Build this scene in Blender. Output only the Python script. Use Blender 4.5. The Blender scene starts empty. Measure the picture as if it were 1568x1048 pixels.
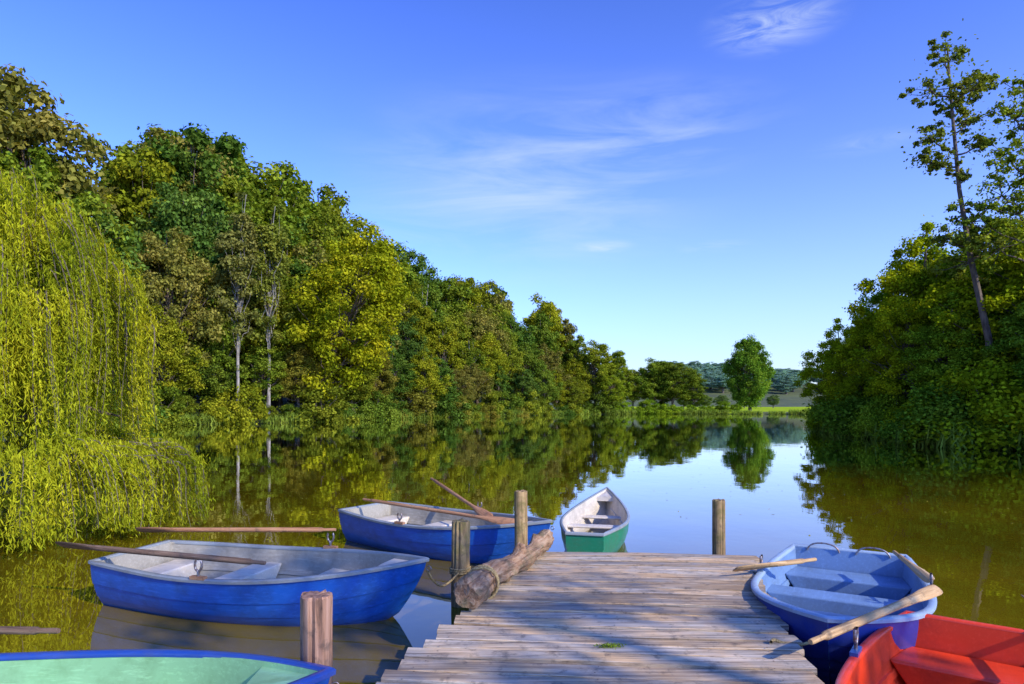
import bpy, math, numpy as np
from mathutils import Vector, Matrix
R = math.radians
rng = np.random.default_rng(7)
scene = bpy.context.scene
scene.view_settings.view_transform = 'Standard'
scene.view_settings.look = 'None'
scene.view_settings.exposure = 0

# ------------------------------------------------------------------ helpers
def link(o):
    scene.collection.objects.link(o); return o

def empty(name, loc=(0,0,0), rz=0.0):
    e = bpy.data.objects.new(name, None); e.location = loc; e.rotation_euler = (0,0,rz)
    e.empty_display_size = .2
    return link(e)

def mesh_obj(name, verts, faces, mats, parent=None, midx=None, smooth=None):
    me = bpy.data.meshes.new(name)
    me.from_pydata([tuple(v) for v in verts], [], faces)
    for m in mats: me.materials.append(m)
    if midx is not None: me.polygons.foreach_set('material_index', midx)
    me.update()
    if smooth is not None:
        me.polygons.foreach_set('use_smooth', [True]*len(me.polygons))
        me.set_sharp_from_angle(angle=R(smooth))
    o = bpy.data.objects.new(name, me)
    if parent: o.parent = parent
    return link(o)

def quad_mesh(name, V, mats, midx=None, smooth_idx=None):
    V = np.asarray(V, dtype=np.float32); n = len(V)
    me = bpy.data.meshes.new(name)
    me.vertices.add(4*n); me.vertices.foreach_set('co', V.reshape(-1))
    me.loops.add(4*n); me.loops.foreach_set('vertex_index', np.arange(4*n, dtype=np.int32))
    me.polygons.add(n); me.polygons.foreach_set('loop_start', np.arange(0, 4*n, 4, dtype=np.int32))
    for m in mats: me.materials.append(m)
    if midx is not None: me.polygons.foreach_set('material_index', np.asarray(midx, dtype=np.int32))
    me.update(calc_edges=True)
    me.validate()
    return me

class NT:
    def __init__(s, mat):
        mat.use_nodes = True; s.t = mat.node_tree; s.t.nodes.clear()
    def n(s, typ, ins=None, **props):
        nd = s.t.nodes.new(typ)
        for k, v in props.items(): setattr(nd, k, v)
        if ins:
            for k, v in ins.items():
                sock = nd.inputs[k]
                if isinstance(v, bpy.types.NodeSocket): s.t.links.new(v, sock)
                else: sock.default_value = v
        return nd
    def ramp(s, fac, stops):
        nd = s.n('ShaderNodeValToRGB', {'Fac': fac})
        cr = nd.color_ramp
        while len(cr.elements) < len(stops): cr.elements.new(.5)
        for e, (p, c) in zip(cr.elements, stops):
            e.position = p; e.color = (*c, 1) if len(c) == 3 else c
        return nd.outputs['Color']
    def mix(s, fac, a, b, blend='MIX'):
        nd = s.n('ShaderNodeMix', data_type='RGBA', blend_type=blend)
        for sock, v in ((nd.inputs[0], fac), (nd.inputs[6], a), (nd.inputs[7], b)):
            if isinstance(v, bpy.types.NodeSocket): s.t.links.new(v, sock)
            else: sock.default_value = v if not isinstance(v, tuple) else (*v[:3], 1)
        return nd.outputs[2]
    def math(s, op, a, b=None, c=None, clamp=False):
        nd = s.n('ShaderNodeMath', operation=op, use_clamp=clamp)
        for i, v in enumerate((a, b, c)):
            if v is None: continue
            if isinstance(v, bpy.types.NodeSocket): s.t.links.new(v, nd.inputs[i])
            else: nd.inputs[i].default_value = v
        return nd.outputs[0]
    def noise(s, vec, scale, detail=4, rough=.55, dist=0.0):
        return s.n('ShaderNodeTexNoise', {'Vector': vec, 'Scale': scale, 'Detail': detail, 'Roughness': rough, 'Distortion': dist}).outputs['Fac']
    def mapped(s, vec, sc=(1,1,1), loc=(0,0,0)):
        return s.n('ShaderNodeMapping', {'Vector': vec, 'Scale': sc, 'Location': loc}).outputs[0]
    def out(s, sh):
        s.n('ShaderNodeOutputMaterial', {'Surface': sh})

def M(name): return bpy.data.materials.new(name)

# ------------------------------------------------------------------ materials
def leaf_mat(name, trans=.3, noise_scale=.35, base=None, gain=1.):
    m = M(name); t = NT(m)
    geo = t.n('ShaderNodeNewGeometry'); oi = t.n('ShaderNodeObjectInfo')
    tc = t.n('ShaderNodeTexCoord')
    nz = t.noise(tc.outputs['Object'], noise_scale, 2)
    col = oi.outputs['Color'] if base is None else base
    v = t.math('MULTIPLY_ADD', geo.outputs['Random Per Island'], 1.1*gain, .5*gain)
    v2 = t.math('MULTIPLY', v, t.math('MULTIPLY_ADD', nz, 1.9, .15))
    hs = t.n('ShaderNodeHueSaturation', {'Hue': t.math('MULTIPLY_ADD', nz, -.11, .555), 'Saturation': 1.04, 'Value': v2, 'Color': col})
    c = hs.outputs[0]
    ct = t.mix(1.0, c, (1.6, 1.6, .5), 'MULTIPLY')
    d = t.n('ShaderNodeBsdfDiffuse', {'Color': c})
    tr = t.n('ShaderNodeBsdfTranslucent', {'Color': ct})
    mx = t.n('ShaderNodeMixShader', {0: trans, 1: d.outputs[0], 2: tr.outputs[0]})
    t.out(mx.outputs[0]); return m
MLEAF = leaf_mat('leaf', gain=1.5)
MWILLOW = leaf_mat('willow_leaf', .35, .9, gain=1.25)

def bark_mat(name, a, b, scale=6):
    m = M(name); t = NT(m); tc = t.n('ShaderNodeTexCoord')
    v = t.mapped(tc.outputs['Object'], (1, 1, .25))
    f = t.noise(v, scale, 6, .65)
    c = t.ramp(f, [(.35, a), (.65, b)])
    bp = t.n('ShaderNodeBump', {'Height': f, 'Strength': .6, 'Distance': .03})
    t.out(t.n('ShaderNodeBsdfPrincipled', {'Base Color': c, 'Roughness': .9, 'Normal': bp.outputs[0]}).outputs[0]); return m
MBARK = bark_mat('bark', (.06, .042, .03), (.2, .15, .11))
MBIRCH = bark_mat('birch_bark', (.12, .1, .08), (.42, .38, .32), 3)

def wood_mat(name, dark, mid, light, axis='X', moss=None, warm=None, bump=.008):
    m = M(name); t = NT(m); tc = t.n('ShaderNodeTexCoord'); geo = t.n('ShaderNodeNewGeometry')
    rp = geo.outputs['Random Per Island']
    off = t.n('ShaderNodeCombineXYZ', {0: t.math('MULTIPLY', rp, 37.), 1: t.math('MULTIPLY', rp, 11.), 2: 0.})
    vv = t.n('ShaderNodeVectorMath', {0: tc.outputs['Object'], 1: off.outputs[0]}, operation='ADD').outputs[0]
    sc = {'X': (1.3, 30, 30), 'Z': (22, 22, 1.6), 'Y': (22, 1.6, 22)}[axis]
    v = t.mapped(vv, sc)
    g = t.noise(v, 1.0, 8, .7, .6)
    big = t.noise(t.mapped(vv, (.9, .9, .9)), 1.6, 4, .6)
    c = t.ramp(g, [(.30, dark), (.48, mid), (.70, light)])
    if warm is not None:  # warm noise patches: sunlit streaks of dappled light painted into the wood colour
        wf = t.ramp(big, [(.42, (0, 0, 0)), (.62, (1, 1, 1))])
        c = t.mix(t.math('MULTIPLY', wf, .75), c, t.mix(1., c, warm, 'MULTIPLY'))
    c = t.mix(1., c, t.n('ShaderNodeCombineXYZ', {0: t.math('MULTIPLY_ADD', rp, .6, .66), 1: t.math('MULTIPLY_ADD', rp, .55, .68), 2: t.math('MULTIPLY_ADD', rp, .45, .74)}).outputs[0], 'MULTIPLY')
    spot = t.noise(tc.outputs['Object'], 9, 5, .7)
    c = t.mix(t.math('MULTIPLY', t.ramp(spot, [(.54, (0,0,0)), (.68, (1,1,1))]), .6), c, (.05, .045, .04))
    if moss is not None:
        mf = t.noise(tc.outputs['Object'], 4, 5, .7)
        c = t.mix(t.math('MULTIPLY', t.ramp(mf, [(.5, (0,0,0)), (.62, (1,1,1))]), .7), c, moss)
    bp = t.n('ShaderNodeBump', {'Height': g, 'Strength': .8, 'Distance': bump})
    t.out(t.n('ShaderNodeBsdfPrincipled', {'Base Color': c, 'Roughness': .78, 'Specular IOR Level': .3, 'Normal': bp.outputs[0]}).outputs[0]); return m
MDECK = wood_mat('deck_wood', (.075, .055, .04), (.36, .295, .22), (.66, .56, .43), 'X', warm=(1.4, 1.05, .62))
MPOST = wood_mat('post_wood', (.06, .036, .02), (.25, .16, .07), (.48, .33, .15), 'Z', moss=(.15, .13, .03))
MPOSTR = wood_mat('post_wood_red', (.045, .03, .025), (.28, .15, .09), (.46, .28, .2), 'Z')
MLOG = wood_mat('log_wood', (.05, .026, .016), (.36, .2, .10), (.6, .42, .26), 'Z', moss=(.13, .11, .05), bump=.03)
MOAR = wood_mat('oar_wood', (.14, .05, .02), (.34, .16, .075), (.5, .28, .14), 'X')
MOARD = wood_mat('oar_wood_dark', (.05, .03, .02), (.15, .09, .055), (.26, .18, .12), 'X')
MOARL = wood_mat('oar_wood_pale', (.18, .11, .06), (.44, .27, .12), (.6, .42, .22), 'X')

def paint(name, col, rough=.35, dirt=.35, dirtcol=(.12, .1, .07), coat=.3):
    m = M(name); t = NT(m); tc = t.n('ShaderNodeTexCoord')
    a = t.noise(tc.outputs['Object'], 3.2, 7, .68)
    s = t.noise(t.mapped(tc.outputs['Object'], (1.5, 14, 14)), 2.5, 5, .7)
    c = t.mix(t.math('MULTIPLY', t.ramp(a, [(.45, (0,0,0)), (.72, (1,1,1))]), dirt), tuple(col), dirtcol)
    c = t.mix(t.math('MULTIPLY', t.ramp(s, [(.52, (0,0,0)), (.7, (1,1,1))]), dirt*.6), c, tuple(min(1, x*1.7+.04) for x in col))
    # water-line scum: darker, browner just above the water
    gz_ = t.n('ShaderNodeSeparateXYZ', {0: tc.outputs['Object']}).outputs[2]
    wl = t.n('ShaderNodeMapRange', {'Value': t.math('MULTIPLY_ADD', a, .08, gz_), 'From Min': .15, 'From Max': .05, 'To Min': 0., 'To Max': .6}).outputs[0]
    c = t.mix(wl, c, tuple(x*.35+.02 for x in col))
    bp = t.n('ShaderNodeBump', {'Height': a, 'Strength': .15, 'Distance': .01})
    rr = t.math('MULTIPLY_ADD', a, .35, rough-.12)
    t.out(t.n('ShaderNodeBsdfPrincipled', {'Base Color': c, 'Roughness': rr, 'Coat Weight': coat, 'Coat Roughness': .15, 'Normal': bp.outputs[0]}).outputs[0]); return m
PBLUE = paint('hull_blue', (.007, .085, .38), dirt=.65, dirtcol=(.010, .035, .09)); PNAVY = paint('hull_navy', (.014, .04, .26))
PGREY = paint('inner_grey', (.33, .30, .24), .5, .7, coat=0); PWHITE = paint('seat_white', (.62, .54, .43), .5, .5, coat=0)
PGREEN = paint('hull_green', (.012, .2, .10)); PMINT = paint('inner_mint', (.27, .52, .25), .28, .6, dirtcol=(.10, .2, .06), coat=.5)
PSKY = paint('inner_pale_blue', (.15, .25, .42), .45, .5, (.09, .12, .16), coat=.1); PRED = paint('hull_red', (.8, .05, .008), .4, .5, (.35, .012, .008))
PSKYR = paint('rim_pale', (.30, .40, .52), .45, .5, (.2, .2, .2), coat=.1)
PRIM = paint('rim_blue', (.015, .06, .3)); PRIMG = paint('rim_grey', (.25, .27, .27), .5, .5)
MMETAL = M('oarlock_metal'); t = NT(MMETAL)
t.out(t.n('ShaderNodeBsdfPrincipled', {'Base Color': t.ramp(t.noise(t.n('ShaderNodeTexCoord').outputs['Object'], 30), [(.4, (.3, .3, .32)), (.7, (.22, .1, .05))]), 'Metallic': .7, 'Roughness': .45}).outputs[0])
MROPE = M('rope'); t = NT(MROPE)
rn = t.noise(t.n('ShaderNodeTexCoord').outputs['Object'], 60, 3)
t.out(t.n('ShaderNodeBsdfPrincipled', {'Base Color': t.ramp(rn, [(.35, (.16, .1, .04)), (.65, (.45, .33, .14))]), 'Roughness': .9, 'Normal': t.n('ShaderNodeBump', {'Height': rn, 'Strength': .8, 'Distance': .005}).outputs[0]}).outputs[0])

# ground
MGROUND = M('ground'); t = NT(MGROUND); tc = t.n('ShaderNodeTexCoord')
g1 = t.noise(tc.outputs['Object'], .08, 6, .6); g2 = t.noise(tc.outputs['Object'], 3., 6, .7)
c = t.ramp(g1, [(.35, (.05, .075, .015)), (.6, (.11, .14, .025))])
c = t.mix(t.math('MULTIPLY', g2, .6), c, (.07, .055, .03))
t.out(t.n('ShaderNodeBsdfPrincipled', {'Base Color': c, 'Roughness': .95, 'Normal': t.n('ShaderNodeBump', {'Height': g2, 'Strength': .8, 'Distance': .1}).outputs[0]}).outputs[0])
MMEADOW = M('meadow'); t = NT(MMEADOW); tc = t.n('ShaderNodeTexCoord')
c = t.ramp(t.noise(tc.outputs['Object'], .4, 6, .6), [(.3, (.22, .34, .015)), (.7, (.38, .46, .03))])
t.out(t.n('ShaderNodeBsdfDiffuse', {'Color': c}).outputs[0])
# water
MWATER = M('water'); t = NT(MWATER); tc = t.n('ShaderNodeTexCoord')
w1 = t.noise(t.mapped(tc.outputs['Object'], (1, .7, 1)), .8, 3, .5)
w2 = t.noise(tc.outputs['Object'], 6., 2, .5)
hh = t.math('MULTIPLY_ADD', w2, .08, w1)
bp = t.n('ShaderNodeBump', {'Height': hh, 'Strength': .14, 'Distance': .03})
mud = t.ramp(t.noise(tc.outputs['Object'], .35, 5, .6), [(.35, (.11, .084, .003)), (.65, (.19, .13, .005))])
df = t.n('ShaderNodeBsdfDiffuse', {'Color': mud})
gl = t.n('ShaderNodeBsdfGlossy', {'Color': (.97, .97, .97, 1), 'Roughness': .012, 'Normal': bp.outputs[0]})
fr = t.n('ShaderNodeFresnel', {'IOR': 1.40, 'Normal': bp.outputs[0]})
fac = t.math('MULTIPLY', fr.outputs[0], 1.6, clamp=True)
mx = t.n('ShaderNodeMixShader', {0: fac, 1: df.outputs[0], 2: gl.outputs[0]})
t.out(mx.outputs[0])

# ------------------------------------------------------------------ terrain
LAKE = np.array([(-6,-3),(-8,0),(-9.5,6),(-10,12),(-18,28),(-30,50),(-34,60),(-30,66),(-24,71),(-14,92),(0,111),(14,127),(30,131),(45,128),(57,126),(42,90),(23.5,49),(21.5,41),(21,32),(25,27),(23,18),(18,8),(14,-3)], float)
def smooth(x): x = np.clip(x, 0, 1); return x*x*(3-2*x)
def sdist(x, y):
    x = np.asarray(x, float); y = np.asarray(y, float)
    d = np.full(x.shape, 1e9); ins = np.zeros(x.shape, bool)
    n = len(LAKE)
    for i in range(n):
        a = LAKE[i]; b = LAKE[(i+1) % n]; e = b-a
        tt = np.clip(((x-a[0])*e[0]+(y-a[1])*e[1])/(e@e), 0, 1)
        d = np.minimum(d, np.hypot(x-a[0]-tt*e[0], y-a[1]-tt*e[1]))
        c = (a[1] > y) != (b[1] > y)
        with np.errstate(divide='ignore', invalid='ignore'):
            xi = a[0]+(y-a[1])*e[0]/(e[1] if e[1] != 0 else 1e-9)
        ins ^= c & (x < xi)
    return np.where(ins, -d, d)
def gz(x, y):
    x = np.asarray(x, float); y = np.asarray(y, float)
    d = sdist(x, y)
    z = np.where(d > 0, .45*smooth(d/1.8), -1.2*np.clip(-d/3, 0, 1))
    z = z + smooth((8-x)/30)*smooth((y-15)/30)*np.clip((d-5)*.16, 0, 9)
    z = z + 20*smooth((y-250)/230)*(1+.3*np.sin(x/70+1))*(d > 0)
    z = z + .1*np.sin(x*.7)*np.cos(y*.6)*(d > 1)
    return z
def axis(a, b, st, far):
    core = np.arange(a, b+.01, st); k = np.geomspace(6, far, 22)
    return np.concatenate([a-k[::-1], core, b+k])
xs = axis(-60, 75, 1.5, 2800); ys = axis(-12, 150, 1.5, 3000)
X, Y = np.meshgrid(xs, ys); Z = gz(X, Y)
nx, ny = len(xs), len(ys)
idx = np.arange(nx*ny).reshape(ny, nx)
faces = np.stack([idx[:-1,:-1], idx[:-1,1:], idx[1:,1:], idx[1:,:-1]], -1).reshape(-1, 4)
fx = X[:-1,:-1].reshape(-1); fy = Y[:-1,:-1].reshape(-1)
mi = ((fy > 128) & (fx > 20) & (fy < 260)).astype(int)
ground = mesh_obj('ground', np.stack([X, Y, Z], -1).reshape(-1, 3), faces.tolist(), [MGROUND, MMEADOW], midx=mi.tolist(), smooth=80)
water = mesh_obj('water', [(-90,-14,0),(110,-14,0),(110,160,0),(-90,160,0)], [(0,1,2,3)], [MWATER])

# ------------------------------------------------------------------ vegetation
def tube_quads(pts, rad, seg=7):
    pts = np.asarray(pts, float); n = len(pts)
    rings = []
    for i in range(n):
        d = pts[min(i+1, n-1)]-pts[max(i-1, 0)]; d /= np.linalg.norm(d)+1e-9
        u = np.cross(d, (0.31, .93, .17)); u /= np.linalg.norm(u)+1e-9; w = np.cross(d, u)
        a = np.arange(seg)*2*np.pi/seg
        rings.append(pts[i]+rad[i]*(np.cos(a)[:, None]*u+np.sin(a)[:, None]*w))
    q = []
    for i in range(n-1):
        A, B = rings[i], rings[i+1]
        q.append(np.stack([A, np.roll(A, -1, 0), np.roll(B, -1, 0), B], 1))
    return np.concatenate(q)
def leaf_quads(C, N, L, W, rg, T=None):
    n = len(C)
    N = N/(np.linalg.norm(N, axis=1, keepdims=True)+1e-9)
    if T is None: T = rg.normal(size=(n, 3))
    T = T - (T*N).sum(1, keepdims=True)*N
    T /= np.linalg.norm(T, axis=1, keepdims=True)+1e-9
    B = np.cross(N, T)
    l = (L*rg.uniform(.6, 1.3, n))[:, None]/2; w = (W*rg.uniform(.7, 1.2, n))[:, None]/2
    return np.stack([C-T*l, C+B*w-T*l*.1, C+T*l, C-B*w-T*l*.1], 1)
def clump_leaves(cc, cr, n, size, rg, flat=.75):
    u = rg.normal(size=(n, 3)); u /= np.linalg.norm(u, axis=1, keepdims=True)
    r = cr*rg.uniform(.25, 1.1, n)**.6*(1+.22*rg.normal(size=n))
    off = u*r[:, None]; off[:, 2] *= flat
    N = u*.8+np.array([0, 0, .45])+rg.normal(size=(n, 3))*.55
    return leaf_quads(cc+off, N, size, size*.75, rg)
def limb(a, b, r0, r1, rg, n=6, sag=.12):
    a = np.asarray(a, float); b = np.asarray(b, float); L = np.linalg.norm(b-a)
    s = np.linspace(0, 1, n)[:, None]; p = a+(b-a)*s
    p[1:-1] += rg.normal(size=(n-2, 3))*L*.03
    p[:, 2] += (-np.sin(s[:, 0]*np.pi))*L*sag*.5
    return tube_quads(p, np.linspace(r0, r1, n), 6)

def make_tree(name, H, Rc, zb, nclump, nleaf, leaf, seed, bark=MBARK, lean=0., top=1., trunk=None, fill=.55, cr=(.2, .34), leafm=None):
    rg = np.random.default_rng(seed)
    Q = []; MI = []
    def add(q, m): Q.append(q); MI.append(np.full(len(q), m))
    tr = trunk or H*.018+.05
    ph = rg.uniform(0, 6.28, 4)
    hgt = np.linspace(0, 1, 9)
    path = np.stack([lean*H*hgt**1.2+np.sin(hgt*4+ph[0])*.02*H*hgt, np.sin(hgt*3+ph[1])*.02*H*hgt, hgt*H*.93], 1)
    add(tube_quads(path, tr*(1-hgt*.88)*(1+.5*np.exp(-hgt*30)), 8), 1)
    cz = (zb+H)/2; hz = (H-zb)/2
    for i in range(nclump):
        u = rg.normal(size=3); u /= np.linalg.norm(u)
        r = rg.uniform(.25, 1)**fill
        a = math.atan2(u[1], u[0])
        lob = 1+.16*math.sin(2*a+ph[2])+.13*math.sin(5*a+ph[3]+u[2]*4)
        hrel = u[2]*r
        wid = (1-.35*max(0, hrel)*top)
        c = np.array([u[0]*r*Rc*lob*wid, u[1]*r*Rc*lob*wid, cz+hrel*hz*(.93+.1*math.sin(a*3+ph[0]))])
        k = np.clip(c[2]/(H*.93), 0, 1)
        c[0] += np.interp(k, hgt, path[:, 0]); c[1] += np.interp(k, hgt, path[:, 1])
        crr = Rc*rg.uniform(*cr)
        nl = int(nleaf*rg.uniform(.6, 1.4))
        add(clump_leaves(c, crr, nl, leaf, rg), 0)
        if i % 2 == 0:
            k0 = max(.12, k*rg.uniform(.55, .8))
            p0 = np.array([np.interp(k0, hgt, path[:, 0]), np.interp(k0, hgt, path[:, 1]), k0*H*.93])
            add(limb(p0, c, tr*.3*(1-k0*.6), tr*.05, rg), 1)
    return quad_mesh(name, np.concatenate(Q), [leafm or MLEAF, bark], np.concatenate(MI))

def make_shrub(name, H, Rc, nclump, nleaf, leaf, seed):
    rg = np.random.default_rng(seed); Q = []; MI = []
    for i in range(nclump):
        a = rg.uniform(0, 6.28); r = Rc*rg.uniform(0, 1)**.6; hz = H*(1-(r/Rc)**2*.7)
        c = np.array([math.cos(a)*r, math.sin(a)*r, hz*rg.uniform(.1, .95)])
        q = clump_leaves(c, Rc*rg.uniform(.18, .34), nleaf, leaf, rg); Q.append(q); MI.append(np.zeros(len(q)))
        if i % 3 == 0:
            q = limb((rg.normal()*.1, rg.normal()*.1, -.3), c, .05, .015, rg, sag=-.1); Q.append(q); MI.append(np.ones(len(q)))
    return quad_mesh(name, np.concatenate(Q), [MLEAF, MBARK], np.concatenate(MI))
def make_sedge(seed):
    rg = np.random.default_rng(seed); n = 420
    C = np.stack([rg.uniform(-1.6, 1.6, n), rg.normal(size=n)*.25, rg.uniform(.1, .5, n)], 1)
    T = np.array([0, 0, 1.])+rg.normal(size=(n, 3))*.3
    return quad_mesh('sedge', leaf_quads(C, rg.normal(size=(n, 3)), .75, .07, rg, T), [MLEAF])
SEDGE = make_sedge(77)

P = [make_tree('tree_a', 20, 5.2, 3, 150, 175, .37, 1, cr=(.13, .26)),
     make_tree('tree_b', 20, 4.2, 2, 130, 175, .36, 2, fill=.7, cr=(.14, .28)),
     make_tree('tree_c', 20, 5.8, 4, 170, 165, .38, 3, top=.5, cr=(.11, .24)),
     make_tree('tree_d', 20, 3.8, 4, 105, 170, .33, 4, bark=MBIRCH, fill=.8, cr=(.13, .3)),
     make_tree('tree_e', 20, 5., 1.5, 170, 155, .37, 5, top=1.3, cr=(.11, .23))]
S = [make_shrub('shrub_a', 4, 3.2, 46, 170, .28, 11), make_shrub('shrub_b', 5, 2.8, 46, 170, .26, 12)]

PAL = [(.075, .105, .014), (.11, .125, .014), (.052, .088, .014), (.12, .112, .018), (.092, .12, .014), (.125, .132, .012), (.112, .104, .022), (.058, .095, .018)]
def inst(name, me, x, y, h, base, wid=1., parent=None, col=None, rz=None, sink=.15):
    o = bpy.data.objects.new(name, me); s = h/base
    o.location = (x, y, float(gz(x, y))-sink); o.scale = (s*wid, s*wid, s)
    o.rotation_euler = (0, 0, rng.uniform(0, 6.28) if rz is None else rz)
    c = col or PAL[rng.integers(len(PAL))]
    j = rng.uniform(.85, 1.2)
    o.color = (c[0]*j, c[1]*j, c[2]*j, 1)
    if parent: o.parent = parent
    return link(o)

# skyline profile of the left-hand wood: bearing (x/y) -> tangent of elevation of the tree tops
BR = np.array([-.80,-.72,-.66,-.60,-.555,-.52,-.48,-.44,-.40,-.35,-.30,-.275,-.25,-.21,-.15,-.10,-.05,0,.05,.09,.11,.13,.16,.2])
TE = np.array([.585,.51,.46,.46,.475,.465,.415,.385,.35,.34,.335,.30,.27,.28,.245,.215,.20,.18,.175,.165,.115,.095,.09,.08])
shore = np.array([(-26,38),(-31,46),(-35,56),(-33,64),(-28,69),(-22,75),(-14,92),(0,111),(14,127),(20,130)], float)
seg = np.diff(shore, axis=0); sl = np.hypot(seg[:, 0], seg[:, 1]); cum = np.concatenate([[0], np.cumsum(sl)])
def along(s, off):
    i = min(np.searchsorted(cum, s, 'right')-1, len(seg)-1); tt = (s-cum[i])/sl[i]
    p = shore[i]+seg[i]*tt; d = seg[i]/sl[i]; nrm = np.array([-d[1], d[0]])
    return p+nrm*off
wood = empty('woodland')
k = 0
for off, frac, stp in ((2.2, .33, 4.4), (6, .58, 5.4), (11, .8, 5.7), (17, .95, 5.7), (24, 1.03, 6.)):
    s = rng.uniform(0, 3)
    while s < cum[-1]:
        x, y = along(s, off+rng.normal()*1.0)
        b = x/y
        h = 2.1+np.interp(b, BR, TE)*y*frac*rng.uniform(.84, 1.08)-float(gz(x, y))
        if h > 3 and float(sdist(x, y)) > .5:
            me = P[rng.integers(len(P))]
            inst('tree_%d' % k, me, x, y, h, 20, wid=rng.uniform(.8, 1.1)*(1.25 if h < 13 else 1.), parent=wood); k += 1
        s += stp*rng.uniform(.75, 1.25)
s = 0
while s < cum[-1]:
    x, y = along(s, rng.uniform(-.3, 1.5))
    inst('bush_%d' % k, S[rng.integers(2)], x, y, rng.uniform(1.8, 5.0), 4.5, wid=rng.uniform(.9, 1.3), parent=wood, sink=.3,
         col=PAL[rng.integers(6)]); k += 1
    s += rng.uniform(2.0, 3.8)
# sedges along the water's edge
sed = empty('shore_sedges')
for a, b in (((-30,50),(-34,60)),((-34,60),(-30,66)),((-30,66),(-24,71)),((-24,71),(-14,92)),((-14,92),(0,111)),((0,111),(14,127)),((14,127),(30,131)),((30,131),(45,128)),((45,128),(57,126)),((23.5,49),(21.5,41)),((21.5,41),(21,32)),((21,32),(25,27)),((57,126),(42,90)),((42,90),(23.5,49))):
    a = np.array(a, float); b = np.array(b, float); L = np.linalg.norm(b-a); an = math.atan2(b[1]-a[1], b[0]-a[0])
    for f in np.arange(0, 1, 2.2/L):
        if rng.random() < .82:
            p = a+(b-a)*f; o = inst('sedge', SEDGE, p[0], p[1], rng.uniform(.7, 1.6), 1, parent=sed, col=(.14, .18, .03), rz=an+rng.normal()*.1, sink=0); o.location.z = .0

# broad shoreline willow with leaning trunk, and two birches
MW = make_tree('goat_willow_mesh', 20, 6.4, 1.5, 220, 220, .32, 21, lean=.24, top=.4, cr=(.11, .22), trunk=.4)
inst('goat_willow_tree', MW, -23.0, 77.5, 23.0, 20, 1.0, col=(.16, .165, .012), rz=0)
MB = make_tree('birch_mesh', 20, 2.5, 6, 70, 150, .26, 22, bark=MBIRCH, fill=.9, trunk=.15, lean=.03, cr=(.14, .3))
inst('birch_tree', MB, -26.6, 71.2, 25, 20, 1., col=(.11, .12, .02), rz=.3)
inst('birch_tree', MB, -29.2, 69.6, 26, 20, .95, col=(.12, .12, .03), rz=1.3)
# trees across the far end
far = empty('far_shore_trees')
for x, y, h, w, pi, col in ((17,133,15,1.1,0,(.12,.14,.014)),(22,135,13,1.2,4,(.11,.14,.014)),(20,130,8,1.3,2,(.12,.15,.014)),(25.5,138,9.5,1.2,2,(.11,.13,.014)),
                          (30,137,11.5,1.5,0,(.085,.12,.014)),(33.5,136,11.,1.5,2,(.09,.12,.014)),(37.5,136,9,1.4,4,(.085,.115,.014)),(32,139,11,1.4,4,(.08,.115,.014)),
                          (46,175,5,1.6,0,(.07,.10,.02)),(53,180,4.5,1.8,2,(.07,.10,.02)),(72,225,5,1.7,2,(.07,.10,.03)),(80,225,5,1.7,0,(.07,.10,.03)),(90,225,5,1.7,2,(.07,.10,.03))):
    inst('tree_far', P[pi], x, y, h, 20, w, parent=far, col=col)
for x in np.arange(14, 46, 2.2):
    inst('bush_far', S[rng.integers(2)], x, 131.5+rng.normal()*.4-abs(x-30)*.08, rng.uniform(1.5, 3.0), 4.5, 1.2, parent=far, col=(.11, .16, .014))
ML = make_tree('lone_tree_mesh', 20, 7.6, .8, 280, 210, .40, 31, top=.6, cr=(.10, .21), fill=.42)
inst('oak_tree', ML, 49, 134.5, 15.6, 20, .84, col=(.07, .118, .014))
# wooded far hill
hillt = empty('hill_trees')
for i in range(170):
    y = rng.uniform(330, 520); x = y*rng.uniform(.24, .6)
    inst('tree_hill', P[rng.integers(5)], x, y, rng.uniform(7, 11), 20, 2.6, parent=hillt, col=(.13, .20, .16))  # blue-green tint puts the distance haze into the leaf colour

# right-hand bank
NP = [make_tree('near_tree_a', 12, 3.6, 1., 190, 230, .19, 41, cr=(.10, .22)), make_tree('near_tree_b', 12, 3.0, 2., 150, 230, .18, 42, fill=.7, cr=(.11, .25)),
      make_tree('near_tree_c', 12, 4.2, .6, 210, 240, .19, 43, top=.5, cr=(.09, .2))]
NS = make_shrub('near_shrub', 3, 2.4, 80, 190, .16, 44)
G1, G2, G3 = (.11, .16, .014), (.165, .19, .012), (.085, .135, .014)
RT = [(24.5,49,8.2,1.0,0,G2),(26.5,46.5,10.5,.9,1,G1),(24,44,7.5,1.1,2,G2),(26.5,42,13,.95,0,G2),(28.5,44,12.5,1.1,2,G1),(24.2,39.5,8.5,1.,2,G2),(27.5,38,13.2,1.,1,G1),
      (24,35.5,7.5,1.1,0,G1),(28,34,12.2,1.1,2,G2),(26,31,8,1.1,2,G3),(30,31,12,1.1,0,G1),(33,37,14,1.1,2,G3),(27.5,28.5,8.5,1.1,0,G3),(31,27,12,1.,2,G3),(28,23,9,1.2,1,G1),
      (33,22,14,1.,2,G3),(29,17,9,1.1,0,G1),(38,30,15,1.2,0,G3),(34,46,12,1.2,0,G1),(32,52,11,1.2,2,G2),(38,60,11,1.2,0,G1)]
for x, y, h, w, pi, col in RT:
    inst('riverside_tree', NP[pi], x, y, h, 12, w, col=col)
rb = empty('bank_bushes')
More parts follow.
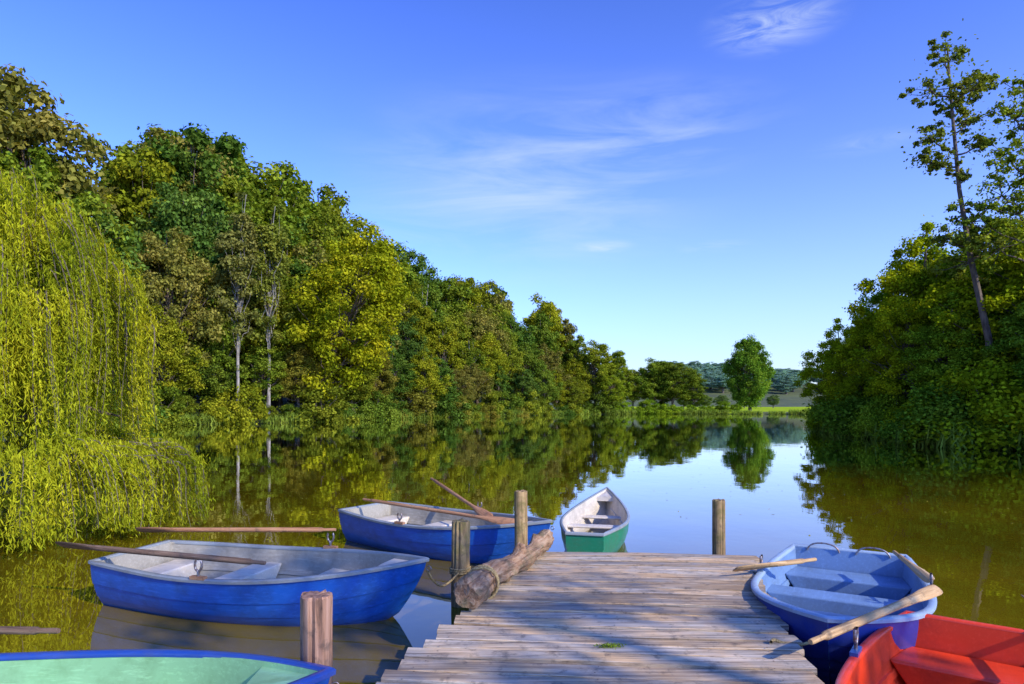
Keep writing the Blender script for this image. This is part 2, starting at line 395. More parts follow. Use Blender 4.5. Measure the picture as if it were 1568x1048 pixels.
for (ax, ay), (bx, by) in (((24.5,50),(22.6,41)),((22.6,41),(22.,32.5)),((22.,32.5),(26,27.8)),((26,27.8),(24.5,18))):
    L = math.hypot(bx-ax, by-ay); n = int(L/1.5)
    for i in range(n):
        f = (i+.5)/n
        inst('bush_%d' % i, NS, ax+(bx-ax)*f+rng.uniform(-.4, 1.4), ay+(by-ay)*f, rng.uniform(1.3, 4.2), 3, rng.uniform(.8, 1.3), parent=rb, col=(G1, G2, G3, G2)[rng.integers(4)], sink=.15)
for f in np.linspace(0, .8, 18):
    inst('bush_b', S[0], 27+f*36, 51+f*75, rng.uniform(2, 3.4), 4.5, 1.0, parent=rb, col=(.12, .16, .014))

# tall thin sparse trees
def tall_tree(name, base, path, clumps, seed, col, tr=.2):
    rg = np.random.default_rng(seed); Q = []; MI = []
    path = np.asarray(path, float); n = len(path)
    q = tube_quads(path, np.linspace(tr, .04, n), 8); Q.append(q); MI.append(np.ones(len(q)))
    for c in clumps:
        cx, cy, cz, r = c
        zz = cz-r*.9; k = np.array([np.interp(zz, path[:, 2], path[:, i]) for i in range(2)]+[zz])
        hub = np.array([cx, cy, cz-.2*r]); q = limb(k, hub, .05, .03, rg, 5); Q.append(q); MI.append(np.ones(len(q)))
        for j in range(12):
            cc = np.array([cx, cy, cz])+rg.normal(size=3)*r*np.array([.6, .6, .42])
            q = clump_leaves(cc, r*rg.uniform(.16, .4), 55, .17, rg, .6); Q.append(q); MI.append(np.zeros(len(q)))
            q = limb(hub, cc, .022, .007, rg, 4); Q.append(q); MI.append(np.ones(len(q)))
        m = 120; C = np.array([cx, cy, cz])+rg.normal(size=(m, 3))*r*np.array([.65, .65, .45])
        q = leaf_quads(C, rg.normal(size=(m, 3))+np.array([0, 0, .5]), .17, .13, rg); Q.append(q); MI.append(np.zeros(m))
    o = bpy.data.objects.new(name, quad_mesh(name+'_mesh', np.concatenate(Q), [MLEAF, MBARK], np.concatenate(MI)))
    o.location = base; o.color = (*col, 1); return link(o)
tall_tree('tall_poplar_tree', (24.6, 33, .3), [(0,0,-.5),(-.5,0,5),(-1.4,0,9),(-2.0,0,12.6),(-2.4,0,17),(-2.6,0,19.8)],
          [(-2.7,0,19.2,.9),(-3.2,.3,17.9,.8),(-1.7,-.2,17.7,.9),(-1.0,.2,17.9,.55),(-2.3,.1,17.0,.6),(-3.3,0,15.2,.8),(-3.6,.2,14.2,.5),(-1.5,.2,16.1,.7),(-1.1,0,14.9,.6),
           (-2.9,0,14.0,.5),(-1.9,0,13.3,.35),(-1.2,.2,11.2,.9),(-2.4,.3,10.4,.9),(-.5,0,10,1.1),(-1.5,0,9.2,1.2)], 51, (.11, .125, .02), .2)
tall_tree('tall_poplar_tree', (25.5, 32, .3), [(0,0,-.5),(0,0,6),(-.3,0,12),(-.4,0,17.5)],
          [(-.3,0,17.2,.9),(-.9,0,15.9,.8),(.2,0,16.0,1.1),(-1.1,0,13.9,1.),(0,0,13.9,1.1),(-1.5,0,12.2,1.1),(-.3,0,12.6,1.2),(-.6,0,11.4,1.2),(-2.0,0,10.6,1.1),(-1.6,0,9.6,1.),(.7,0,15.4,1.2),(.8,0,12.5,1.2)], 52, (.12, .15, .018), .17)
# open-crowned tree on the near bank beside the jetty: dapples the deck
MD = make_tree('ash_mesh', 13, 3.6, 6.5, 26, 110, .17, 71, fill=.8, cr=(.10, .2))
inst('ash_tree', MD, 12.6, -6.0, 13, 13, 1., col=G1, rz=.8)

# weeping willow on the left bank
def weeping(seed=61):
    rg = np.random.default_rng(seed); Q = []; MI = []
    def strands(ncl, per, cx, cy, z0, rx, ry, rz, out, zend, lmin, spacing, ll, lw, shell, spread=.2, lr=(.45, 1.)):
        for ic in range(ncl):
            a0 = rg.uniform(0, 2*np.pi); e0 = np.arccos(rg.uniform(.0, 1)) if shell else R(rg.uniform(55, 90))
            k0 = rg.uniform(.55, 1)**.5; o0 = rg.uniform(.4, 1.15); l0 = rg.uniform(*lr)
            for i in range(int(per*rg.uniform(.5, 1.5))):
                a = a0+rg.normal()*.065; e = np.clip(e0+rg.normal()*.08, 0, 1.6); k = k0+rg.normal()*.03
                lob = 1+.07*math.sin(a*5+1)+.05*math.sin(a*11)
                d = np.array([math.cos(a)*math.sin(e), math.sin(a)*math.sin(e), math.cos(e)])
                p0 = np.array([cx+d[0]*rx*k*lob, cy+d[1]*ry*k*lob, z0+d[2]*rz*k])+rg.normal(size=3)*.05
                oo = out*o0*math.sin(e)*rg.uniform(.8, 1.15)
                L = max(lmin, (p0[2]-zend)*l0*rg.uniform(.75, 1.08))
                ns = int(L/spacing); s = np.linspace(0, 1, ns)
                o = oo*(1-np.exp(-s*3.5))
                px = p0[0]+math.cos(a)*o+np.sin(s*5+a0*7)*.06; py = p0[1]+math.sin(a)*o+np.cos(s*4+a0*5)*.06
                pz = p0[2]+.35*oo*np.sin(np.clip(s*3.5, 0, math.pi))-L*s**1.25
                pz = np.maximum(pz, .03+rg.uniform(0, .12))
                C = np.stack([px, py, pz], 1)
                if i % 4 == 0:
                    jj = np.linspace(0, ns-1, 8).astype(int)
                    q = tube_quads(C[jj], np.linspace(.010, .003, 8), 3); Q.append(q); MI.append(np.ones(len(q)))
                C = C+rg.normal(size=C.shape)*.028
                T = np.array([0, 0, -1.])+rg.normal(size=C.shape)*.38
                N = np.stack([np.full(ns, math.cos(a)), np.full(ns, math.sin(a)), np.full(ns, .5)], 1)+rg.normal(size=C.shape)*.6
                Q.append(leaf_quads(C, N, ll, lw, rg, T)); MI.append(np.zeros(ns))
    strands(140, 16, -9.0, 10.9, 3.2, 2.6, 2.6, 2.95, .32, .9, .5, .021, .10, .018, True)
    strands(100, 16, -8.5, 10.7, 1.1, 2.75, 1.9, .8, .8, .02, .9, .020, .10, .018, False, lr=(.7, 1.))
    strands(40, 14, -9.2, 11.2, 4.3, 1.8, 2.0, 1.8, .45, 2., 1.0, .021, .10, .018, True)
    tr = np.array([(-9.6,11.6,-.3),(-9.5,11.5,1.2),(-9.2,11.3,2.5),(-8.9,11.1,4),(-8.9,11,5)]); q = tube_quads(tr, [.42,.34,.28,.18,.07], 10); Q.append(q); MI.append(np.ones(len(q)))
    for i in range(22):
        a = rg.uniform(0, 6.28); q = limb((-9.3, 11.3, rg.uniform(1.3, 3.2)), (-8.9+2.1*math.cos(a), 10.9+1.9*math.sin(a), rg.uniform(1.8, 4.2)), .08, .02, rg, 7, -.15); Q.append(q); MI.append(np.ones(len(q)))
    me = quad_mesh('weeping_willow_mesh', np.concatenate(Q), [MWILLOW, MBARK], np.concatenate(MI))
    o = bpy.data.objects.new('weeping_willow_tree', me); o.color = (.215, .225, .018, 1); return link(o)
weeping()

# fallen leaves and flecks floating on the lake
rg = np.random.default_rng(19)
C = np.concatenate([np.stack([rg.uniform(-7, -2, 170), rg.uniform(7.5, 16, 170), np.full(170, .006)], 1),
                    np.stack([rg.uniform(3, 20, 240), rg.uniform(8, 26, 240), np.full(240, .006)], 1)])
o = bpy.data.objects.new('floating_leaves', quad_mesh('floating_leaves', leaf_quads(C, np.array([0, 0, 1.])+rg.normal(size=C.shape)*.05, .07, .035, rg), [MLEAF])); o.color = (.16, .15, .03, 1); link(o)

# ------------------------------------------------------------------ dock
def box(cx, cy, cz, sx, sy, sz, rz=0, tilt=0):
    v = []
    for dx in (-.5, .5):
        for dy in (-.5, .5):
            for dz in (-.5, .5):
                x, y, z = dx*sx, dy*sy, dz*sz
                v.append((cx+x*math.cos(rz)-y*math.sin(rz), cy+x*math.sin(rz)+y*math.cos(rz), cz+z+tilt*x))
    f = [(0,1,3,2),(4,6,7,5),(0,4,5,1),(2,3,7,6),(0,2,6,4),(1,5,7,3)]
    return v, f
dock = empty('wooden_dock')
V = []; F = []
y = 7.2; DZ = .45
while y > -2.6:
    w = rng.uniform(.135, .2) ; yc = y-w/2
    xl = .28+.32*(yc-7.2)+rng.normal()*.025; xr = 2.6+.25*(yc-7.2)+rng.normal()*.025
    slope = -.085+rng.normal()*.004
    hx = (xl+xr)/2; L = xr-xl
    n = 10; b = len(V); th = .04
    z0 = DZ+rng.normal()*.004
    wav = rng.uniform(0, 6); jit = rng.normal(size=(n+1, 2))*.0035
    for i in range(n+1):
        x = xl+L*i/n; yy = yc+slope*(x-hx); zz = z0+.004*math.sin(i*.7+wav)
        hw = w/2-.006
        for (oy, oz) in ((-hw+jit[i,0], zz-.004), (-hw+.006+jit[i,0], zz), (hw-.006+jit[i,1], zz), (hw+jit[i,1], zz-.004), (hw, zz-th), (-hw, zz-th)):
            V.append((x, yy+oy, oz))
    for i in range(n):
        for j in range(6):
            a0 = b+i*6+j; a1 = b+i*6+(j+1) % 6
            F.append((a0, a1, a1+6, a0+6))
    F.append(tuple(b+j for j in range(5, -1, -1))); F.append(tuple(b+n*6+j for j in range(6)))
    y -= w+rng.uniform(.004, .014)
mesh_obj('planks', V, F, [MDECK], dock, smooth=25)
# bearers, joists & pilings
V = []; F = []
def addbox(*a, **k):
    v, f = box(*a, **k); b = len(V); V.extend(v); F.extend([tuple(i+b for i in ff) for ff in f])
for (xf, sl) in ((.45, .32), (1.45, .285), (2.42, .25)):
    L = 9.6; yc = 2.3; addbox(xf+sl*(yc-7.2), yc, DZ-.115, .09, L*math.sqrt(1+sl*sl), .14, rz=-math.atan(sl))
mesh_obj('bearers', V, F, [MPOST], dock)
Q = []
for yy in (6.9, 4.6, 2.0):
    for xx in (.42+.32*(yy-7.2), 2.4+.25*(yy-7.2)):
        Q.append(tube_quads([(xx, yy, -1.3), (xx, yy, DZ-.19)], [.08, .08], 12))
o = bpy.data.objects.new('pilings', quad_mesh('pilings', np.concatenate(Q), [MPOST])); o.parent = dock; link(o)
# nail heads
V = []; F = []
for i in range(34):
    yy = 7.1-i*.178
    for (xf, sl) in ((.45, .32), (1.45, .285), (2.42, .25)):
        for dd in (-.035, .035):
            x = xf+sl*(yy-7.2)+rng.normal()*.008; y2 = yy+dd-.085*(x-1)+rng.normal()*.008; b = len(V)
            for a in range(6): V.append((x+.006*math.cos(a*1.047), y2+.006*math.sin(a*1.047), DZ+.008))
            F.append(tuple(b+a for a in range(6)))
mesh_obj('nails', V, F, [MOARD], dock)

# posts
def post(name, x, y, ztop, r, mat, seed, zb=-1.2, lean=(0, 0)):
    rg = np.random.default_rng(seed); n = 28; zs = list(np.linspace(zb, ztop-.02, 16))+[ztop-.006, ztop]
    V = []; F = []
    ph = rg.uniform(0, 6.28, 5); cr = rg.choice(n, 4, False)
    for iz, z in enumerate(zs):
        sh = 1-(.03 if z > ztop-.01 else 0)-(.07 if z == ztop else 0)
        for i in range(n):
            a = i*2*math.pi/n
            rr = r*sh*(1+.04*math.sin(2*a+ph[0])+.03*math.sin(3*a+ph[1]+z*2)+.012*rg.normal())
            if i in cr and (z > ztop-.5 or i == cr[0]): rr *= .84
            V.append((rr*math.cos(a)+lean[0]*(z-0), rr*math.sin(a)+lean[1]*z, z+(rg.normal()*.005 if z > ztop-.01 else 0)))
    for k in range(len(zs)-1):
        for i in range(n):
            F.append((k*n+i, k*n+(i+1) % n, (k+1)*n+(i+1) % n, (k+1)*n+i))
    b = len(V); V.append((lean[0]*ztop, lean[1]*ztop, ztop-.004))
    k = len(zs)-1
    for i in range(n): F.append((k*n+i, k*n+(i+1) % n, b))
    o = mesh_obj(name, V, F, [mat], smooth=35); o.location = (x, y, 0); return o
post('mooring_post', -1.2, 4.0, .93, .097, MPOSTR, 1)
post('mooring_post', -.54, 6.8, .88, .092, MPOST, 2, lean=(.01, 0))
post('mooring_post', .11, 8.0, 1.03, .078, MPOST, 3)
post('mooring_post', 2.36, 7.45, 1.0, .075, MPOST, 4)

# log along the dock edge
def log():
    rg = np.random.default_rng(5)
    a = np.array([-.36, 5.15, .575]); b = np.array([.40, 7.45, .56]); L = np.linalg.norm(b-a)
    d = (b-a)/L; n = 36; m = 80; V = []; F = []
    kn = [(rg.uniform(.03, .97), rg.uniform(0, 6.28), rg.uniform(.15, .5), rg.uniform(.04, .10)) for _ in range(34)]
    wv = rg.normal(size=(m, n))*.04
    for _ in range(2): wv = (wv+np.roll(wv, 1, 0)+np.roll(wv, -1, 0))/2.2
    for k in range(m):
        s = k/(m-1)
        for i in range(n):
            an = i*2*math.pi/n
            r = .108*(1-.2*s)*(1+.08*math.sin(2*an+s*5)+.05*math.sin(5*an+s*9)+.035*math.sin(9*an+s*4)+wv[k, i]+.06*math.sin(s*23))
            for (ks, ka, kh, kw) in kn:
                dd = ((s-ks)*L/kw)**2+(math.sin((an-ka)/2)*2/.5)**2
                r *= 1+kh*math.exp(-dd)
            if k in (0, m-1): r *= .85
            V.append((r*math.cos(an)+.03*math.sin(s*6), r*math.sin(an)+.02*math.sin(s*8), s*L+(.02*math.sin(an*2) if k == 0 else 0)))
    for k in range(m-1):
        for i in range(n): F.append((k*n+i, k*n+(i+1) % n, (k+1)*n+(i+1) % n, (k+1)*n+i))
    V += [(0, 0, .01), (.03*math.sin(6), .02*math.sin(8), L-.01)]
    for i in range(n):
        F.append((i, m*n, (i+1) % n)); F.append(((m-1)*n+i, (m-1)*n+(i+1) % n, m*n+1))
    o = mesh_obj('log', V, F, [MLOG], smooth=50)
    o.rotation_mode = 'QUATERNION'; o.rotation_quaternion = Vector(d).to_track_quat('Z', 'Y'); o.location = a
log()

def rope(name, pts, r=.011, parent=None):
    cu = bpy.data.curves.new(name, 'CURVE'); cu.dimensions = '3D'; cu.bevel_depth = r; cu.bevel_resolution = 2; cu.resolution_u = 8
    sp = cu.splines.new('NURBS'); sp.points.add(len(pts)-1); sp.order_u = 3; sp.use_endpoint_u = True
    for p, c in zip(sp.points, pts): p.co = (*c, 1)
    cu.materials.append(MROPE)
    o = bpy.data.objects.new(name, cu)
    if parent: o.parent = parent
    return link(o)
def coil(cx, cy, cz, r, turns, dz, ax='Z'):
    return [(cx+r*math.cos(a), cy+r*math.sin(a), cz+dz*a/6.28) for a in np.linspace(0, 6.28*turns, int(12*turns))]

# ------------------------------------------------------------------ boats
def make_boat(name, stern, bow, beam, D, outer, inner, rim, seatm, w0=.72, rise=.16, seats=((.12,.26),(.42,.26)), bowdeck=.14, free=.0, maxt=.42, pn=2.3, rimw=.03, floor=.1, bench_solid=True):
    sx, sy = stern; bx, by = bow
    L = math.hypot(bx-sx, by-sy); ang = math.atan2(by-sy, bx-sx)
    E = empty(name, (sx, sy, free), ang)
    def f(t):
        if t < maxt: return w0+(1-w0)*math.sin(math.pi/2*t/maxt)
        u = (t-maxt)/(1-maxt); return max(0, 1-u**pn)
    hb = lambda t: beam/2*f(t)
    zg = lambda t: D+rise*max(0, (t-.35)/.65)**2+.035*max(0, .3-t)/.3
    zk = lambda t: -.14+(.20*max(0, (t-.75)/.25)**2)
    def pt(t, a, side, inn=0., lap=0.):
        b = max(0, hb(t)-inn); z1 = zg(t); z0 = zk(t)+inn
        y = b*(math.sin(a)**.62)*(.86+.14*(a/(math.pi/2)))
        z = z0+(z1-z0)*(1-max(0, math.cos(a))**.75)
        s = (z-z0)/(z1-z0) if z1 > z0 else 0
        x = L*t-inn*t*1.2-(L*.085)*(1-s)**1.4*t**5+(-.05*s*(1-t)**8)
        return (x, side*(y+lap), z)
    ts = [0, .03, .07]+list(np.linspace(.12, .9, 20))+[.93, .955, .975, .99, 1.]
    # outer with lapped strakes
    rows = []; ns = 5; edges = np.linspace(R(14), R(90), ns+1)
    rows.append((0.001, 0)); rows.append((R(8), 0))
    for k in range(ns):
        a0, a1 = edges[k], edges[k+1]
        rows += [(a0, .010), ((a0*2+a1)/3, .007), ((a0+a1*2)/3, .004), (a1-.006, .0)]
    rows.append((math.pi/2, .004))
    V = []; F = []
    nr = len(rows)
    for t in ts:
        for side in (-1, 1):
            for (a, lp) in rows: V.append(pt(t, a, side, 0, lp if t < .985 else lp*.3))
    W = 2*nr
    for i in range(len(ts)-1):
        for s in range(2):
            for j in range(nr-1):
                q = (i*W+s*nr+j, (i+1)*W+s*nr+j, (i+1)*W+s*nr+j+1, i*W+s*nr+j+1)
                F.append(q if s == 0 else q[::-1])
        F.append((i*W, i*W+nr, (i+1)*W+nr, (i+1)*W))
    F.append(tuple([j for j in range(nr-1, -1, -1)]+[nr+j for j in range(nr)]))  # transom
    mesh_obj('hull', V, F, [outer], E, smooth=28)
    # inner shell
    V = []; F = []; zf = -.14+floor+.02; irows = np.linspace(0.001, math.pi/2, 14); th = .028
    for t in ts[:-1]:
        tt = max(t, .012)
        for side in (-1, 1):
            for a in irows:
                x, y, z = pt(tt, a, side, th); V.append((x+(th if t == 0 else 0), y, max(z, zf+ (zk(t)+.14))))
    nr = len(irows); W = 2*nr
    for i in range(len(ts)-2):
        for s in range(2):
            for j in range(nr-1):
                q = (i*W+s*nr+j, (i+1)*W+s*nr+j, (i+1)*W+s*nr+j+1, i*W+s*nr+j+1)
                F.append(q[::-1] if s == 0 else q)
        F.append((i*W, (i+1)*W, (i+1)*W+nr, i*W+nr))
    F.append(tuple([nr+j for j in range(nr-1, -1, -1)]+[j for j in range(nr)]))
    mesh_obj('inner_shell', V, F, [inner], E, smooth=35)
    # inner stringers
    V = []; F = []
    for side in (-1, 1):
        base = len(V); tsr = [t for t in ts if .02 < t < .93]
        for t in tsr:
            for (a, o) in ((R(66), .006), (R(66), .03), (R(71), .03), (R(71), .006)):
                x, y, z = pt(t, a, side, th); V.append((x, y-side*(o-.012), z))
        for i in range(len(tsr)-1):
            for j in range(4):
                a0 = base+i*4+j; a1 = base+i*4+(j+1) % 4; F.append((a0, a1, a1+4, a0+4))
    mesh_obj('stringers', V, F, [inner], E)
    # gunwale rim
    V = []; F = []
    loop = [(t, -1) for t in ts]+[(t, 1) for t in ts[::-1][1:]]
    pts = []
    for t, s in loop:
        x, y, z = pt(t, math.pi/2, s); pts.append(np.array([x, y, z]))
    n = len(pts)
    for i in range(n):
        dd = pts[(i+1) % n]-pts[i-1]; nn = np.array([dd[1], -dd[0], 0]); nn /= np.linalg.norm(nn)+1e-9
        if i == len(ts)-1: nn = np.array([1., 0, 0])
        for (o, h) in ((rimw*.75, -.022), (rimw*.85, .004), (rimw*.4, .014), (-rimw*.9, .014), (-rimw*1.25, .002), (-rimw*1.2, -.02)):
            V.append(tuple(pts[i]+nn*o+np.array([0, 0, h])))
    for i in range(n):
        for j in range(6):
            a0 = i*6+j; a1 = i*6+(j+1) % 6; b0 = ((i+1) % n)*6+j; b1 = ((i+1) % n)*6+(j+1) % 6
            F.append((a0, b0, b1, a1))
    mesh_obj('gunwale', V, F, [rim], E, smooth=50)
    # seats
    def wid_at(t, z):
        best = 0
        for a in np.linspace(.01, math.pi/2, 60):
            p = pt(t, a, 1, th)
            if p[2] <= z: best = p[1]
        return best
    for k, (ct, dep) in enumerate(seats):
        zs = D*.62; V = []; F = []
        t0 = max(.012, ct-dep/2/L); t1 = ct+dep/2/L
        nseg = 5; prof = []
        for q in range(nseg+1):
            t = t0+(t1-t0)*q/nseg; w = wid_at(t, zs)+.010; wf = min(w, wid_at(t, zf)-.03)
            prof.append((t*L, w, wf))
        zb = zf-.01 if bench_solid else zs-.035
        for (x, w, wf) in prof:
            w2 = wf if bench_solid else w
            V += [(x, -w, zs), (x, w, zs), (x, w2, zb), (x, -w2, zb)]
        for q in range(nseg):
            for j in range(4):
                F.append((q*4+j, q*4+(j+1) % 4, q*4+4+(j+1) % 4, q*4+4+j))
        F.append((3, 2, 1, 0)); F.append(tuple(nseg*4+j for j in range(4)))
        o = mesh_obj('seat_%d' % (k+1), V, F, [seatm], E)
        bv = o.modifiers.new('bevel', 'BEVEL'); bv.width = .018; bv.segments = 3; bv.limit_method = 'ANGLE'
        for p in o.data.polygons: p.use_smooth = False
    # bow deck
    if bowdeck:
        V = []; F = []; tsd = np.linspace(1-bowdeck, .985, 8)
        for t in tsd:
            w = max(.004, hb(t)-th*.6); z = zg(t)-.03
            V += [(L*t, -w, z), (L*t, 0, z+.012), (L*t, w, z)]
        for i in range(7):
            F += [(i*3, (i+1)*3, (i+1)*3+1, i*3+1), (i*3+1, (i+1)*3+1, (i+1)*3+2, i*3+2)]
        V += [(L*tsd[0], -hb(tsd[0])+th, zg(tsd[0])-.1), (L*tsd[0], hb(tsd[0])-th, zg(tsd[0])-.1)]
        b = len(V); F.append((0, 1, 2, b-1, b-2))
        mesh_obj('bow_deck', V, F, [seatm], E)
    # bow ring
    o = rope('bow_ring', [(L+.02+.025*math.cos(a), .0, zg(1)-.09+.025*math.sin(a)) for a in np.linspace(0, 6.28, 9)], .005, E); o.data.materials[0] = MMETAL
    return E, pt, zg, hb, L

def oar(parent, p0, p1, mat, blade=True, r=.026, name='oar', bw=.072):
    p0 = Vector(p0); p1 = Vector(p1); L = (p1-p0).length; V = []; F = []
    # x along shaft: handle (0) -> blade (L)
    st = [(0, .0165, .0165), (.02, .019, .019), (.14, .018, .018), (.17, r, r), (L*.5, r, r), (L-.6, r*.95, r*.95), (L-.52, r*1.15, r*.9), (L-.4, bw*.72, .02), (L-.25, bw*.94, .016), (L-.06, bw, .012), (L-.01, bw*.83, .009), (L, bw*.65, .006)]
    n = 12
    for (x, a, b) in st:
        for i in range(n):
            an = i*2*math.pi/n; V.append((x, a*math.cos(an), b*math.sin(an)))
    for k in range(len(st)-1):
        for i in range(n): F.append((k*n+i, k*n+(i+1) % n, (k+1)*n+(i+1) % n, (k+1)*n+i))
    F.append(tuple(range(n-1, -1, -1))); F.append(tuple((len(st)-1)*n+i for i in range(n)))
    o = mesh_obj(name, V, F, [mat], parent, smooth=50)
    o.location = p0; o.rotation_mode = 'QUATERNION'; o.rotation_quaternion = (p1-p0).to_track_quat('X', 'Z') @ Matrix.Rotation(R(35), 4, 'X').to_quaternion()
    return o
def oarlock(parent, x, y, z, name='oarlock', blockmat=None, h=.1):
    v1, f1 = box(0, 0, .012, .16, .05, .03); 
    o = mesh_obj(name+'_block', v1, f1, [blockmat or MOAR], parent); o.location = (x, y, z)
    pts = [(.0, 0, 0), (0, 0, h*.4), (-.035, 0, h*.55), (-.04, 0, h), (-.03, 0, h+.02)]
    a = rope(name, pts, .011, parent); a.location = (x, y, z+.02); a.data.materials[0] = MMETAL
    b = rope(name, [(-p[0], p[1], p[2]) for p in pts], .011, parent); b.location = (x, y, z+.02); b.data.materials[0] = MMETAL

def to_local(E, p):
    M_ = Matrix.Translation(E.location) @ Matrix.Rotation(E.rotation_euler[2], 4, 'Z')
    return tuple(M_.inverted() @ Vector(p))

# 1 blue rowing boat, left
E, pt, zg, hb, L = make_boat('rowing_boat', (-4.15, 7.2), (-.82, 6.3), 1.45, .44, PBLUE, PGREY, PRIMG, PWHITE, w0=.72, seats=((.07,.34),(.36,.3),(.64,.3)))
for side, t in ((-1, .42), (1, .58)):
    oarlock(E, L*t, side*hb(t), zg(t)+.012, h=.13)
oar(E, to_local(E, (-2.35, 6.22, .58)), to_local(E, (-4.75, 6.85, .62)), MOARD, r=.030, bw=.085)
oar(E, to_local(E, (-2.05, 7.6, .63)), to_local(E, (-4.45, 7.75, .6)), MOAR, r=.028)
# 2 second blue boat
E, pt, zg, hb, L = make_boat('rowing_boat', (-2.3, 10.35), (.5, 8.35), 1.42, .44, PBLUE, PGREY, PRIMG, PWHITE, w0=.72, seats=((.07,.34),(.36,.3),(.64,.3)))
for side, t in ((-1, .42), (1, .5)): oarlock(E, L*t, side*hb(t), zg(t)+.012)
oar(E, to_local(E, (-2.3, 10.1, .62)), to_local(E, (.05, 8.75, .5)), MOAR)
oar(E, to_local(E, (-1.35, 10.9, .85)), to_local(E, (-.3, 9.0, .52)), MOAR)
# 3 green canoe
E, pt, zg, hb, L = make_boat('canoe', (.95, 8.5), (1.72, 11.8), .98, .38, PGREEN, PWHITE, PRIMG, PWHITE, w0=.5, rise=.2, seats=((.2,.22),(.45,.2),(.7,.2)), rimw=.022, maxt=.4, pn=1.8, bench_solid=False)
# 4 pale blue interior boat at right of the dock
E, pt, zg, hb, L = make_boat('rowing_boat', (3.65, 7.1), (2.2, 4.55), 1.4, .46, PNAVY, PSKY, PSKYR, PSKY, w0=.78, seats=((.09,.42),(.38,.3),(.66,.3)), pn=2.8, rise=.14, maxt=.45)
oar(E, to_local(E, (3.0, 6.45, .56)), to_local(E, (2.1, 6.15, .54)), MOARL, r=.026)
oar(E, to_local(E, (3.86, 6.6, .6)), to_local(E, (3.66, 5.7, .55)), MOARL, r=.024, bw=.045)
for side, t in ((1, .42), (-1, .42)): oarlock(E, L*t, side*hb(t), zg(t)+.012, blockmat=PSKY)
rope('stern_rail', [(.03, -.4, .47), (.03, -.38, .56), (.03, -.1, .56), (.03, -.08, .47)], .009, E).data.materials[0] = MMETAL
rope('stern_rail', [(.03, .4, .47), (.03, .38, .56), (.03, .1, .56), (.03, .08, .47)], .009, E).data.materials[0] = MMETAL
# 5 red boat
E, pt, zg, hb, L = make_boat('rowing_boat', (3.42, 4.66), (1.66, 2.3), 1.42, .46, PRED, PRED, PRED, PRED, w0=.74, seats=((.09,.4),(.42,.3),(.68,.3)), pn=2.5)
for side, t in ((-1, .35), (1, .42)): oarlock(E, L*t, side*hb(t), zg(t)+.012, blockmat=PBLUE, h=.12)
oar(E, to_local(E, (1.85, 4.05, .62)), to_local(E, (3.3, 5.05, .67)), MOARL, r=.030, bw=.05)
oar(E, to_local(E, (3.3, 3.3, .62)), to_local(E, (3.95, 5.0, .6)), MOARD, r=.024)
# 6 mint-green interior boat, lower left
E, pt, zg, hb, L = make_boat('rowing_boat', (-4.4, 3.45), (-1.0, 3.62), 1.5, .46, PBLUE, PMINT, PRIM, PMINT, w0=.75, seats=((.09,.4),(.42,.3),(.66,.3)))
oar(E, to_local(E, (-2.95, 4.25, .62)), to_local(E, (-4.6, 4.5, .55)), MOARD)

# ropes
rope('mooring_rope', [(-.82, 6.3, .5), (-.78, 6.35, .38), (-.7, 6.5, .27), (-.62, 6.6, .3), (-.55, 6.69, .36)])
rope('mooring_rope', coil(-.54, 6.8, .33, .105, 3, .022))
rope('mooring_rope', [(-.45, 6.75, .36), (-.42, 6.2, .25), (-.4, 5.7, .4), (-.42, 5.45, .55)]+[( -.25+.145*math.cos(a)*.95, 5.45+.02*a/6.28*3, .575+.14*math.sin(a)) for a in np.linspace(3.14, 3.14+6.28*2.5, 28)], .012)
rope('mooring_rope', [(2.15, 4.5, .5), (2.0, 4.5, .42), (1.86, 4.5, .45), (1.8, 4.52, .475), (1.77, 4.46, .47)])
# grass tuft on dock
rg = np.random.default_rng(9); n = 130
C = np.stack([.66+rg.normal(size=n)*.045, 4.4+rg.normal(size=n)*.015, DZ+.012+rg.uniform(0, .015, n)], 1)
o = bpy.data.objects.new('moss_tuft', quad_mesh('moss_tuft', leaf_quads(C, rg.normal(size=(n, 3))+np.array([0, -.3, .6]), .03, .008, rg), [MLEAF])); o.color = (.12, .16, .02, 1); link(o)

# ------------------------------------------------------------------ light, sky
Sd = Vector((.66, -.60, .56)).normalized()
sun = bpy.data.lights.new('sun', 'SUN'); sun.energy = 5.0; sun.angle = R(.5); sun.color = (1, .9, .72)
so = link(bpy.data.objects.new('sun', sun)); so.rotation_euler = (-Sd).to_track_quat('-Z', 'Y').to_euler()
w = bpy.data.worlds.new('World'); scene.world = w; w.use_nodes = True
nt = w.node_tree; nt.nodes.clear()
class WN(NT):
    def __init__(s, tr): s.t = tr
t = WN(nt)
sky = t.n('ShaderNodeTexSky', sky_type='NISHITA'); sky.sun_disc = False
sky.sun_elevation = math.asin(Sd.z); sky.sun_rotation = math.atan2(Sd.x, Sd.y); sky.air_density = 1.0; sky.dust_density = .6; sky.ozone_density = 3.
tc = t.n('ShaderNodeTexCoord'); d = tc.outputs['Generated']
col = t.mix(1., sky.outputs[0], (.24, .345, .545), 'MULTIPLY')
col = t.n('ShaderNodeGamma', {'Color': col, 'Gamma': 1.6}).outputs[0]
col = t.mix(1., col, (4.0, 4.0, 3.8), 'MULTIPLY')
# pale haze towards the horizon
sz = t.n('ShaderNodeSeparateXYZ', {0: d}).outputs[2]
hz = t.math('POWER', 2.718, t.math('MULTIPLY', t.math('ABSOLUTE', sz), -5.0))
col = t.mix(t.math('MULTIPLY', hz, .97), col, (7.4, 8.2, 9.0))
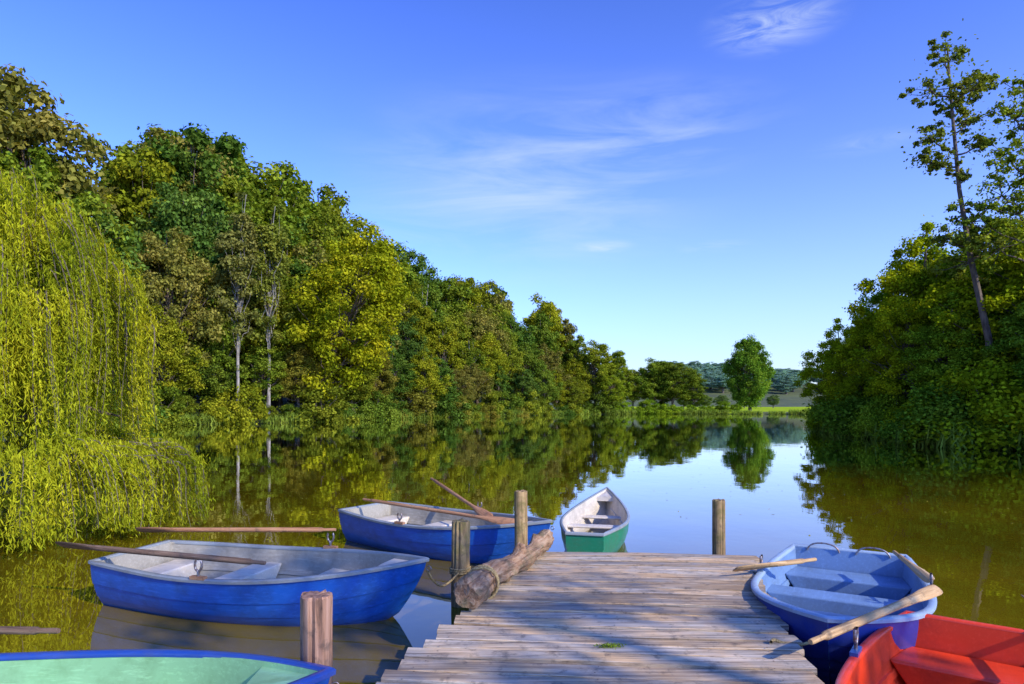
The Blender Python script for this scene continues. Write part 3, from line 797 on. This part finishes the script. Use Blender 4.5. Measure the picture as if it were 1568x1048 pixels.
# wispy cirrus
cn = t.noise(t.mapped(d, (1.6, 1.6, 9)), 2.2, 7, .58, .7)
fn = t.noise(t.mapped(d, (4, 4, 18)), 3., 6, .6, .8)
def blob(v, rad, asp):
    vv = Vector(v).normalized()
    df = t.n('ShaderNodeVectorMath', {0: d, 1: tuple(vv)}, operation='SUBTRACT').outputs[0]
    df = t.mapped(df, asp)
    ln = t.n('ShaderNodeVectorMath', {0: df}, operation='LENGTH').outputs['Value']
    mr = t.n('ShaderNodeMapRange', {'Value': ln, 'From Min': rad, 'From Max': 0., 'To Min': 0., 'To Max': 1.}, interpolation_type='SMOOTHSTEP')
    return mr.outputs[0]
m1 = blob((.02, 1, .33), .34, (1, 1, 2.0))
m1b = blob((.22, 1, .42), .22, (1, 1, 2.6))
m2 = blob((.40, 1, .585), .10, (1, 1, 2.4))
m3 = blob((.14, 1, .24), .055, (1, 1, 4.5)); m4 = blob((.31, 1, .24), .07, (1, 1, 6)); m5 = blob((.55, 1, .40), .09, (1, 1, 5))
s1 = t.ramp(cn, [(.40, (0,0,0)), (.75, (1,1,1))]); s2 = t.ramp(fn, [(.4, (0,0,0)), (.66, (1,1,1))])
f = t.math('ADD', t.math('MULTIPLY', t.math('MULTIPLY', m1, s1), .55), t.math('MULTIPLY', t.math('MULTIPLY', m1b, s1), .38))
f = t.math('ADD', f, t.math('MULTIPLY', t.math('MULTIPLY', m2, s2), .6))
f = t.math('ADD', f, t.math('MULTIPLY', t.math('ADD', m3, t.math('MULTIPLY', m4, .5)), t.math('MULTIPLY', s2, .5)))
f = t.math('ADD', f, t.math('MULTIPLY', t.math('MULTIPLY', m5, s2), .2), clamp=True)
col = t.mix(f, col, (7.0, 8.0, 9.2))
bg = t.n('ShaderNodeBackground', {'Color': col, 'Strength': .115})
t.n('ShaderNodeOutputWorld', {'Surface': bg.outputs[0]})

# ------------------------------------------------------------------ camera
cam = bpy.data.cameras.new('camera'); cam.lens = 22.96; cam.sensor_width = 36; cam.shift_y = .06; cam.clip_end = 8000; cam.clip_start = .05
co = link(bpy.data.objects.new('camera', cam)); co.location = (0, 0, 2.1); co.rotation_euler = (R(90), 0, 0)
scene.camera = co
